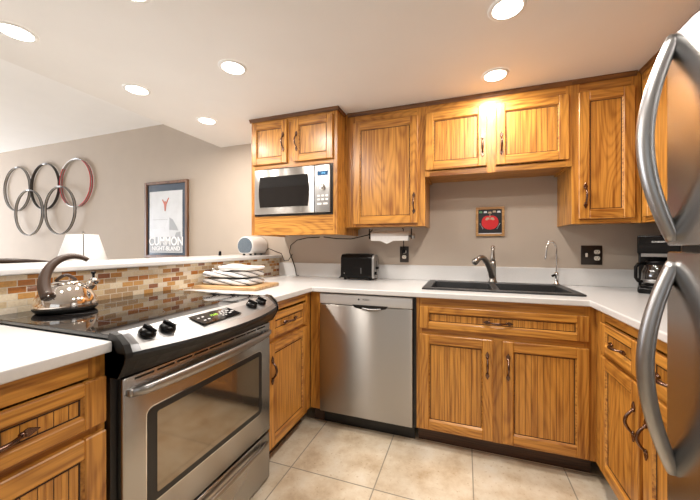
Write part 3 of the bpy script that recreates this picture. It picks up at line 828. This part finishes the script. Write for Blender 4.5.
b.tube([(.080, 0, .112), (.080, 0, .140)], .0045, 'black', 8); b.ball((.080, 0, .143), (.009, .008, .006), 'black', 2)
b.build('whistle_cap', s)
pts = []; rad = []
for k in range(26):
    q = k / 25; a = math.radians(212 - 157 * q)
    pts.append((.018 + .078 * math.cos(a), -.072 * (1 - q) ** 2, .116 + .096 * math.sin(a))); rad.append(.0215 - .0125 * q)
h = MB().tube(pts, rad, 'handlebrown', 14, up=(0, 1, 0), flat=.95); h.build('handle', t)
for zz in (.082, .066): MB().ball((-.050 - .25 * (zz - .074), -.0915, zz + .006), .004, 'chrome', 1).build('rivet', t)

# ------------------------------------------------------------------ cutting board and towels
ang = math.radians(5)
t = thing('cutting_board', 'thin wooden cutting board on the counter right of the stove', 'cutting board', (-.497, -.815, CTZ + .0005), ang)
MB().box(-.218, .218, -.140, .140, 0, .021, 'maple', .005, 2).build('board', t)
def folded_towel(w, dep, zb, h, dx, dy, rot, m, label, seed, folds):
    """a towel folded into a soft bundle: rounded slab with fold creases round its sides"""
    t = thing('dish_towel', label, 'towel', (-.497 + dx, -.815 + dy, zb), rot, 'folded dish towels on the cutting board')
    rnd = random.Random(seed); ph = [rnd.uniform(0, 6) for _ in range(6)]
    b = MB(); mi = b.mi(m); nu, nv = 72, 28; rows = []
    def sp(c, e): return math.copysign(abs(c) ** e, c)
    for j in range(nv + 1):
        v = -PI / 2 + PI * j / nv; row = []
        for i in range(nu):
            u = 2 * PI * i / nu
            cv, sv = sp(math.cos(v), .20), sp(math.sin(v), .62)
            x = w / 2 * sp(math.cos(u), .32) * cv; y = dep / 2 * sp(math.sin(u), .32) * cv
            crease = 1 - .030 * (abs(math.sin(folds * PI * (sv * .5 + .5) + .25 * math.sin(2.2 * u + ph[0]))) < .30) * cv
            zz = h / 2 + h / 2 * sv
            top = max(0, sv)
            zz += top * (.0035 * math.sin(14 * x + ph[1]) + .0035 * math.sin(26 * y + 19 * x + ph[2]))
            x += .006 * math.sin(18 * y + 30 * zz + ph[3]); y += .005 * math.sin(13 * x + 40 * zz + ph[4])
            row.append(b.bm.verts.new((x * crease, y * crease, max(0.0, zz))))
        rows.append(row)
    for a, c in zip(rows, rows[1:]):
        for i in range(nu):
            f = b.bm.faces.new((a[i], a[(i + 1) % nu], c[(i + 1) % nu], c[i])); f.material_index = mi; f.smooth = True
    bmesh.ops.remove_doubles(b.bm, verts=b.bm.verts[:], dist=1e-5); bmesh.ops.recalc_face_normals(b.bm, faces=b.bm.faces[:])
    b.build('cloth', t)
    return t
zb = CTZ + .0225
folded_towel(.365, .215, zb, .039, -.035, .005, ang, 'cloth_stripes', 'lowest of the folded white towels, lying flat on the cutting board', 1, 3)
folded_towel(.340, .205, zb + .0475, .036, -.030, .0, ang + .06, 'cloth_stripes', 'middle folded white towel with dark stripes in the stack on the board', 2, 3)
folded_towel(.265, .185, zb + .092, .026, .025, .01, ang - .05, 'clothwhite', 'topmost folded towel of the stack on the cutting board, mostly white', 3, 2)
for i, (y, lab) in enumerate(((-.905, 'left'), (-.845, 'right'))):
    t = thing('shaker', 'small clear shaker with metal lid behind the towels, the %s one of two' % lab, 'shaker', (-.690, y + .085, CTZ + .0225 if False else CTZ + .001), 0)
    MB().lathe([(0, 0), (.016, 0), (.017, .004), (.016, .09), (.015, .095), (0, .095)], (0, 0, 0), 'glass', 16).build('jar', t)
    MB().lathe([(.0165, .094), (.0165, .110), (.012, .118), (0, .120)], (0, 0, 0), 'chrome', 16).build('lid', t)

# ------------------------------------------------------------------ toaster
t = thing('toaster', 'black two-slice toaster on the back counter beneath the tall cabinet', 'toaster', (-.040, -.185, CTZ + .0005), 0)
TW, TD, TH = .275, .135, .204
b = MB()
prof = [(.006, .014), (TD - .006, .014), (TD, .03), (TD - .004, TH - .03), (TD - .022, TH - .006), (TD / 2, TH), (.022, TH - .006), (.004, TH - .03), (0, .03)]
b.poly_prism(prof, 'x', 0, TW - .018, 'black', .005, 2)
b.build('shell', t)
b = MB(); b.poly_prism([(p[0] * .97 + .002, p[1] * .985) for p in prof], 'x', TW - .020, TW, 'lightsteel', .005, 2); e = b.build('end_panel', t)
MB().box(TW - .001, TW + .002, TD / 2 - .006, TD / 2 + .006, .05, .150, 'blackmat').build('lever_slot', e)
MB().box(TW, TW + .020, TD / 2 - .018, TD / 2 + .018, .085, .103, 'black', .005, 2).build('lever', e)
MB().lathe([(.013, TW), (.013, TW + .012), (0, TW + .014)], (0, TD / 2 - .035, .055), 'black', 14, 'x').build('browning_dial', e)
b = MB()
for y in (.042, .083): MB().box(.03, TW - .045, y, y + .014, TH - .008, TH + .0012, 'blackmat').build('slot', t)
b = MB()
for x in (.03, TW - .04):
    for y in (.03, TD - .03): MB().lathe([(.012, 0), (.012, .015)], (x, y, 0), 'black', 10).build('foot', t)
b = MB().box(.030, .035, -.002, .0, .045, .056, 'lightsteel'); b.box(.170, .172, -.0015, .0, .05, .095, 'printlabel'); b.build('badge', t)
MB().tube([(0, .10, .03), (-.02, .09, .016), (-.035, .06, .006), (-.022, .12, .05), (-.012, .16, .06)], .0035, 'black', 8).build('cord', t)

# ------------------------------------------------------------------ coffee maker
t = thing('coffee_maker', 'black drip coffee maker with glass carafe in the right corner', 'coffee maker', (1.935, -.215, CTZ + .0005), -.42)
b = MB().box(-.085, .085, -.12, .11, 0, .035, 'black', .010, 3)
b.lathe([(.068, .035), (.070, .040), (0, .041)], (0, -.035, 0), 'blackmat', 28)
b.build('base', t)
MB().box(-.083, .083, .045, .11, .03, .25, 'black', .008, 2).build('column', t)
b = MB()
b.poly_prism([(-.120, .325), (.110, .325), (.110, .220), (-.085, .220), (-.110, .26)], 'x', -.086, .086, 'black', .008, 2)
hd = b.build('brew_head', t)
text('brand_lettering', 'SUNBEAM', .012, 'white', hd, (-.0, -.1185, .288), (PI / 2 + .0, 0, 0))
b = MB().box(-.070, .070, -.094, -.078, .205, .224, 'lightsteel', .002); b.build('switch_strip', t)
c = MB().lathe([(.055, .042), (.067, .048), (.070, .08), (.068, .12), (.056, .155), (.050, .165)], (0, -.035, 0), 'coffeeglass', 28).build('carafe', t)
MB().lathe([(.052, .163), (.053, .178), (.04, .186), (0, .187)], (0, -.035, 0), 'black', 24).build('carafe_lid', c)
MB().lathe([(.0702, .060), (.0712, .064), (.0712, .074), (.0702, .078)], (0, -.035, 0), 'lightsteel', 28, caps=False).build('carafe_band', c)
MB().tube([(-.050, -.055, .165), (-.082, -.075, .163), (-.092, -.080, .145), (-.092, -.080, .085), (-.082, -.078, .066), (-.062, -.06, .064)], .009, 'black', 10, flat=.8).build('carafe_handle', c)

# ------------------------------------------------------------------ paper towels, outlets, picture
PY = -.165
t = thing('paper_towel_holder', 'under-cabinet paper towel holder with metal end arms', 'holder', (.36, PY, WB), 0)
b = MB()
for x in (-.165, .158):
    b = MB(); b.box(x - .012, x + .012, -.022, .022, -.008, -.0005, 'lightsteel', .002); b.box(x - .003, x + .003, -.010, .010, -.085, -.006, 'black', .001); b.build('bracket', t)
b = MB().lathe([(.007, -.168), (.007, .160)], (0, 0, -.064), 'nickel', 12, 'x'); b.build('rod', t)
MB().lathe([(.0, .161), (.016, .161), (.018, .166), (.018, .182), (0, .184)], (0, 0, -.064), 'lightsteel', 16, 'x').build('end_knob', t)
t = thing('paper_towel_roll', 'white paper towel roll with a loose pointed flap under the tall cabinet', 'paper towel', (.36, PY, WB - .064), 0)
b = MB().lathe([(.012, -.145), (.0345, -.145), (.0345, .140), (.012, .140)], (0, 0, 0), 'paper', 36, 'x', caps=False)
b.lathe([(.012, -.145), (.012, .140)], (0, 0, 0), 'ivory', 20, 'x', caps=False)
b.build('roll', t)
b = MB(); b.poly_prism([(-.143, .0), (.139, .0), (.139, -.034), (.03, -.036), (-.02, -.058), (-.07, -.036), (-.143, -.034)], 'y', -.0362, -.0350, 'paper'); b.build('loose_sheet', t)

def outlet(x0, x1, z0, z1, gangs, label):
    t = thing('outlet', label, 'outlet', ((x0 + x1) / 2, -.0005, (z0 + z1) / 2), 0)
    w, h = x1 - x0, z1 - z0
    MB().box(-w / 2, w / 2, -.007, 0, -h / 2, h / 2, 'brownplate', .002, 2).build('cover_plate', t)
    if gangs == 2:
        MB().box(-w / 4 - .006, -w / 4 + .006, -.016, -.007, -.013, .013, 'ivory', .002).build('switch', t); sx = w / 4
    else: sx = 0
    for dz in (-.021, .021):
        b = MB().poly_prism([(sx + .0165 * math.cos(a * PI / 12), dz + max(-.0135, min(.0135, .0165 * math.sin(a * PI / 12)))) for a in range(24)], 'y', -.0095, -.007, 'ivory')
        for s in (-1, 1): b.box(sx + s * .0065 - .0014, sx + s * .0065 + .0014, -.0098, -.0094, dz - .001, dz + .008, 'blackmat')
        b.lathe([(.0028, -.0098), (0, -.0098)], (sx, 0, dz - .007), 'blackmat', 10, 'y')
        b.build('socket', t)
outlet(.400, .470, 1.044, 1.170, 1, 'dark brown single outlet plate on the wall below the paper towels')
outlet(1.627, 1.745, 1.050, 1.177, 2, 'dark brown switch and outlet plate on the wall right of the sink')
# plug in the single outlet
t = thing('plug', 'black plug pushed into the single outlet below the paper towels', 'plug', (.435, -.011, 1.128), 0)
MB().box(-.013, .013, -.022, 0, -.012, .014, 'black', .004, 2).build('plug_body', t)
MB().tube([(0, -.018, .010), (0, -.02, .06), (-.002, -.03, .12), (.005, -.06, .178), (.002, -.09, .1825)], .003, 'black', 8).build('cord', t)

t = thing('apple_picture', 'small wood-framed red apple tile picture on the wall above the faucet', 'picture', (1.064, -.0005, 1.351), 0)
b = MB(); w, h, f = .096, .106, .017
b.box(-w, -w + f, -.020, 0, -h, h, 'framewood', .002); b.box(w - f, w, -.020, 0, -h, h, 'framewood', .002)
b.box(-w + f, w - f, -.020, 0, h - f, h, 'framewood', .002); b.box(-w + f, w - f, -.020, 0, -h, -h + f, 'framewood', .002)
b.build('frame', t)
b = MB().box(-w + f, w - f, -.008, 0, -h + f, h - f, 'blackmat'); a = b.build('tile', t)
b = MB()
ap = []
for k in range(40):
    q = 2 * PI * k / 40; rr = .056 * (1 - .16 * max(0, math.sin(q)) ** 8 - .05 * max(0, -math.sin(q)) ** 6)
    ap.append((rr * math.cos(q) * 1.02, -.004 + rr * math.sin(q) * 1.0))
b.poly_prism(ap, 'y', -.0105, -.008, 'red'); b.build('apple', a)
b = MB()
for s in (-1, 1): b.poly_prism([(0, .018), (s * .010, .032), (s * .024, .030), (s * .032, .014), (s * .022, .010), (s * .010, .016)], 'y', -.0115, -.0104, 'tanleaf')
b.box(-.002, .002, -.0115, -.0104, .03, .056, 'tanleaf'); b.build('stem_leaf', a)
b = MB()
for (x, zz, m_) in ((-.062, .070, 'green'), (.06, .070, 'printpale'), (0, .066, 'tanleaf'), (-.03, .070, 'printpale'), (.03, .072, 'tanleaf')):
    b.poly_prism([(x - .012, zz - .006), (x + .012, zz - .006), (x + .008, zz + .008), (x - .010, zz + .007)], 'y', -.0092, -.008, m_)
for s in (-1, 1):
    for k in range(5): b.ball((s * (.048 + .0045 * k), -.0085, -.05 + .009 * k * s * s), (.003, .001, .003), 'printpale', 1)
b.box(-w + f, w - f, -.0088, -.008, -h + f, -h + f + .006, 'printpale')
b.build('corner_ornament', a)

# ------------------------------------------------------------------ things on the bar
t = thing('clock_radio', 'rounded silver clock radio with blue-grey speaker end on the bar top', 'radio', (-.925, -.225, 1.0915), 0)
def oval(w, h, n=28, fl=.25): return [(w * math.cos(2 * PI * k / n), max(-h * .82, h * math.sin(2 * PI * k / n))) for k in range(n)]
b = MB().poly_prism([(x, zz + .083) for x, zz in oval(.084, .083)], 'y', 0, .212, 'radio', .006, 2, True); b.build('housing', t)
MB().poly_prism([(x, zz + .083) for x, zz in oval(.075, .073)], 'y', -.006, .001, 'bluegrey', .003, 2).build('speaker_grille', t)
b = MB()
for x in (-.035, .035):
    for y in (.03, .18): MB().lathe([(.010, 0), (.010, .014)], (x, y, 0), 'black', 10).build('foot', t)
tag(MB().lathe([(0, 0), (.012, 0), (.013, .004), (.011, .030), (.008, .038), (.0, .040)], (-1.10, -.33, 1.0915), 'black', 14).build('bottle'), 'tiny black bottle standing on the bar top near the poster', 'bottle')
# cords at the end of the bar
tag(MB().tube([(-.30, -.03, MB0 - .006), (-.42, -.035, 1.245), (-.52, -.035, 1.225), (-.585, -.03, 1.18), (-.60, -.03, 1.12), (-.57, -.028, 1.05), (-.545, -.028, .985), (-.53, -.03, .9125), (-.50, -.04, .9125)], .0036, 'black', 8).build('power_cord'), 'black cord hanging from under the microwave cabinet to the corner of the counter', 'cord')
tag(MB().tube([(-.834, -.045, 1.135), (-.80, -.06, 1.15), (-.74, -.045, 1.125), (-.685, -.03, 1.105), (-.655, -.028, 1.04), (-.61, -.028, 1.045), (-.575, -.022, 1.10)], .0034, 'black', 8).build('power_cord'), 'dark cord running from the clock radio over the end of the bar', 'cord')
tag(MB().tube([(-.25, -.05, MB0 - .005), (-.12, -.06, 1.235), (.0, -.05, 1.232), (.06, -.05, 1.245), (.15, -.06, 1.262), (.19, -.07, 1.305)], .004, 'black', 8).build('power_cord'), 'black cord sagging under the cabinets above the toaster', 'cord')

# ------------------------------------------------------------------ living room side
t = thing('bar_stool', 'dark wooden bar stool with curved back rail behind the bar', 'stool', (-1.44, -1.47, 0), 0)
b = MB()
MB().lathe([(0, .70), (.17, .70), (.185, .71), (.185, .735), (.17, .745), (0, .75)], (0, 0, 0), 'stoolwood', 28).build('seat', t)
for sx in (-1, 1):
    for sy in (-1, 1): MB().tube([(sx * .12, sy * .12, .705), (sx * .175, sy * .175, 0.0)], [.018, .014], 'stoolwood', 10).build('leg', t)
MB().tube([(.155 * math.cos(a * PI / 10), .155 * math.sin(a * PI / 10), .27) for a in range(20)], .010, 'stoolwood', 8, closed=True).build('foot_ring', t)
for a in (150, 180, 210): MB().tube([(.165 * math.cos(math.radians(a)), .165 * math.sin(math.radians(a)), .735), (.20 * math.cos(math.radians(a)), .20 * math.sin(math.radians(a)), 1.070)], .010, 'stoolwood', 8).build('back_spindle', t)
MB().tube([(.205 * math.cos(math.radians(100 + 8 * k)), .205 * math.sin(math.radians(100 + 8 * k)), 1.062 + .026 * math.sin(PI * k / 20)) for k in range(21)], .015, 'stoolwood', 10, flat=.6).build('back_rail', t)

t = thing('floor_lamp', 'floor lamp with white tapered shade standing behind the bar', 'lamp', (-2.0, -.835, 0), 0)
MB().lathe([(0, 0), (.14, 0), (.14, .015), (.03, .03), (0, .03)], (0, 0, 0), 'nickel', 28).build('base', t)
b = MB().lathe([(.011, .028), (.011, 1.20), (.006, 1.22), (.006, 1.275), (.010, 1.28), (.0, 1.295)], (0, 0, 0), 'nickel', 12); b.build('pole', t)
b = MB().lathe([(.185, .95), (.098, 1.266)], (0, 0, 0), 'shade', 40, caps=False); sh = b.build('lamp_shade', t)
m_ = sh.modifiers.new('thick', 'SOLIDIFY'); m_.thickness = .003
b = MB().tube([(.098 + .0018, 0, 1.266), (.185 + .0018, 0, .95)], .0032, 'rimgrey', 6); sm = b.build('seam', sh); sm.rotation_euler = (0, 0, math.radians(-27))
b = MB()
for a in range(3): b.tube([(.006, 0, 1.262), (.098, 0, 1.262)], .002, 'nickel', 6, mat=Matrix.Rotation(a * 2 * PI / 3, 4, 'Z'))
b.build('spider', sh)
pl = bpy.data.lights.new('bulb_light', 'POINT'); pl.energy = LAMP_POWER; pl.color = (1, .90, .78); pl.shadow_soft_size = .035
po = bpy.data.objects.new('bulb_light', pl); COL.objects.link(po); po.parent = t; po.location = (.05, 0, 1.12)

# rings made of wheel rims
def ring(cx_, cz_, edge, band, label, off, red=False):
    t = thing('wheel_rim', label, 'wheel rim', (cx_, -.004, cz_), 0, 'five wheel rims hung like linked rings')
    R_ = .293; n = 56
    def circ(y, rr): return [(rr * math.cos(2 * PI * k / n), y, rr * math.sin(2 * PI * k / n)) for k in range(n)]
    b = MB(); b.lathe([(R_ - .004, -off), (R_ - .004, -off - .022), (R_ + .003, -off - .022), (R_ + .003, -off), (R_ - .004, -off)], (0, 0, 0), band, n, 'y', caps=False)
    o = b.build('rim_band', t)
    for y in (-off, -off - .022):
        if red:
            b = MB()
            for (a0, a1, m_) in ((-75, 62, 'rimred'), (62, 140, 'rimsilver'), (140, 235, 'rimred'), (235, 285, 'rimsilver')):
                k_ = max(3, int((a1 - a0) / 6)); b.tube([(R_ * math.cos(math.radians(a0 + (a1 - a0) * q / k_)), y, R_ * math.sin(math.radians(a0 + (a1 - a0) * q / k_))) for q in range(k_ + 1)], .0055, m_, 8, up=(0, 1, 0))
            b.build('rim_edge', t)
        else: MB().tube(circ(y, R_), .0050, edge, 8, closed=True, up=(0, 1, 0)).build('rim_edge', t)
    MB().box(-.035, .035, -off - .026, -off + .003, R_ - .012, R_ + .010, 'rimsilver', .003).build('joint_sleeve', t)
    return t
ring(-4.83, 1.942, 'rimgrey', 'rimsilver', 'upper left rim of the five linked wall rings, dark grey', .008)
ring(-4.215, 1.937, 'rimdark', 'rimgrey', 'upper middle rim of the five linked wall rings, the darkest one', .008)
ring(-3.60, 1.943, 'rimred', 'rimsilver', 'upper right rim of the five linked wall rings, with red sections', .008, True)
ring(-4.465, 1.606, 'rimgrey', 'rimsilver', 'lower left rim of the five linked wall rings', .052)
ring(-3.825, 1.612, 'rimdark', 'rimsilver', 'lower right rim of the five linked wall rings, above the lamp', .052)

# framed poster
t = thing('poster', 'tall framed sports poster with navy border on the wall right of the rings', 'poster', (-2.115, -.0015, 1.455), 0)
PW, PH = .304, .408
b = MB(); f = .028
b.box(-PW, -PW + f, -.03, 0, -PH, PH, 'posterframe', .003); b.box(PW - f, PW, -.03, 0, -PH, PH, 'posterframe', .003)
b.box(-PW + f, PW - f, -.03, 0, PH - f, PH, 'posterframe', .003); b.box(-PW + f, PW - f, -.03, 0, -PH, -PH + f, 'posterframe', .003)
b.build('frame', t)
mt = MB().box(-PW + f, PW - f, -.012, 0, -PH + f, PH - f, 'navy').build('mat_board', t)
pr_ = MB().box(-.245, .225, -.0135, -.012, -.352, .305, 'print').build('print', t)
b = MB()
b.poly_prism([(.045, -.11), (.045, .02), (.09, .0), (.15, -.08), (.17, -.12)], 'y', -.0142, -.0135, 'printgrey')
b.poly_prism([(-.20, -.20), (-.20, -.10), (-.12, -.095), (-.03, -.09), (.0, -.19)], 'y', -.0142, -.0135, 'printpale')
b.poly_prism([(.14, -.14), (.20, -.13), (.205, -.22), (.16, -.20), (.12, -.18)], 'y', -.0143, -.0136, 'printgrey')
b.poly_prism([(-.02, -.09), (.035, .03), (.04, -.2), (.0, -.24)], 'y', -.0143, -.0136, 'printpale')
b.box(-.20, .04, -.0142, -.0136, .0, .004, 'printgrey'); b.box(-.235, .215, -.0144, -.0134, -.345, -.185, 'printgrey'); b.build('landscape_ink', pr_)
b = MB()
b.tube([(-.055, -.0145, .215), (-.025, -.0145, .165), (-.02, -.0145, .09)], [.006, .010, .005], 'printred', 6, flat=.2, up=(1, 0, 0))
b.tube([(.035, -.0145, .230), (-.005, -.0145, .165), (-.015, -.0145, .09)], [.006, .010, .005], 'printred', 6, flat=.2, up=(1, 0, 0))
b.ball((-.018, -.0145, .185), (.012, .002, .014), 'printred', 1); b.build('figure', pr_)
text('poster_title', 'CUMMON', .125, 'printwhite', pr_, (-.008, -.0146, -.235), FACE_FRONT, squeeze=.86, bold=.003)
text('poster_subtitle', 'NIGHT-BLAND', .062, 'printwhite', pr_, (-.008, -.0146, -.310), FACE_FRONT, squeeze=.98, bold=.001)

# ------------------------------------------------------------------ ceiling lights
def downlight(x, y, label):
    t = thing('ceiling_light', label, 'ceiling light', (x, y, CZ), 0, 'recessed ceiling lights')
    MB().lathe([(.057, -.0045), (.061, -.006), (.071, -.005), (.074, -.0005)], (0, 0, 0), 'trimwhite', 36, caps=False).build('trim_ring', t)
    MB().lathe([(0, -.0035), (.059, -.0035)], (0, 0, 0), 'lens', 36, caps=False).build('lens', t)
    d = bpy.data.lights.new('downlight', 'AREA'); d.shape = 'DISK'; d.size = .11; d.energy = DOWNLIGHT_POWER; d.color = (1.0, .935, .865)
    o = bpy.data.objects.new('downlight', d); COL.objects.link(o); o.parent = t; o.location = (0, 0, -.010)
    o.visible_camera = False
downlight(-1.046, -1.62, 'recessed ceiling light at the far left edge over the bar')
downlight(-1.046, -1.075, 'recessed ceiling light over the bar, middle one of the row of three')
downlight(-1.010, -.560, 'recessed ceiling light over the bar, the one nearest the back wall')
downlight(-.310, -1.071, 'recessed ceiling light over the stove, left of the microwave cabinet')
downlight(1.055, -1.045, 'recessed ceiling light at the top of the frame, over the floor before the sink')
downlight(1.055, -.521, 'recessed ceiling light directly before the cabinet above the sink')
downlight(-.310, -1.62, 'recessed ceiling light cut off by the top edge of the picture, above the near counter')
downlight(1.055, -1.62, 'unseen ceiling light added beside the refrigerator for more light, out of frame')  # unseen repeat of its row, added for the light it gives
downlight(-.310, -2.17, 'recessed ceiling light above the near end of the counter, out of frame')
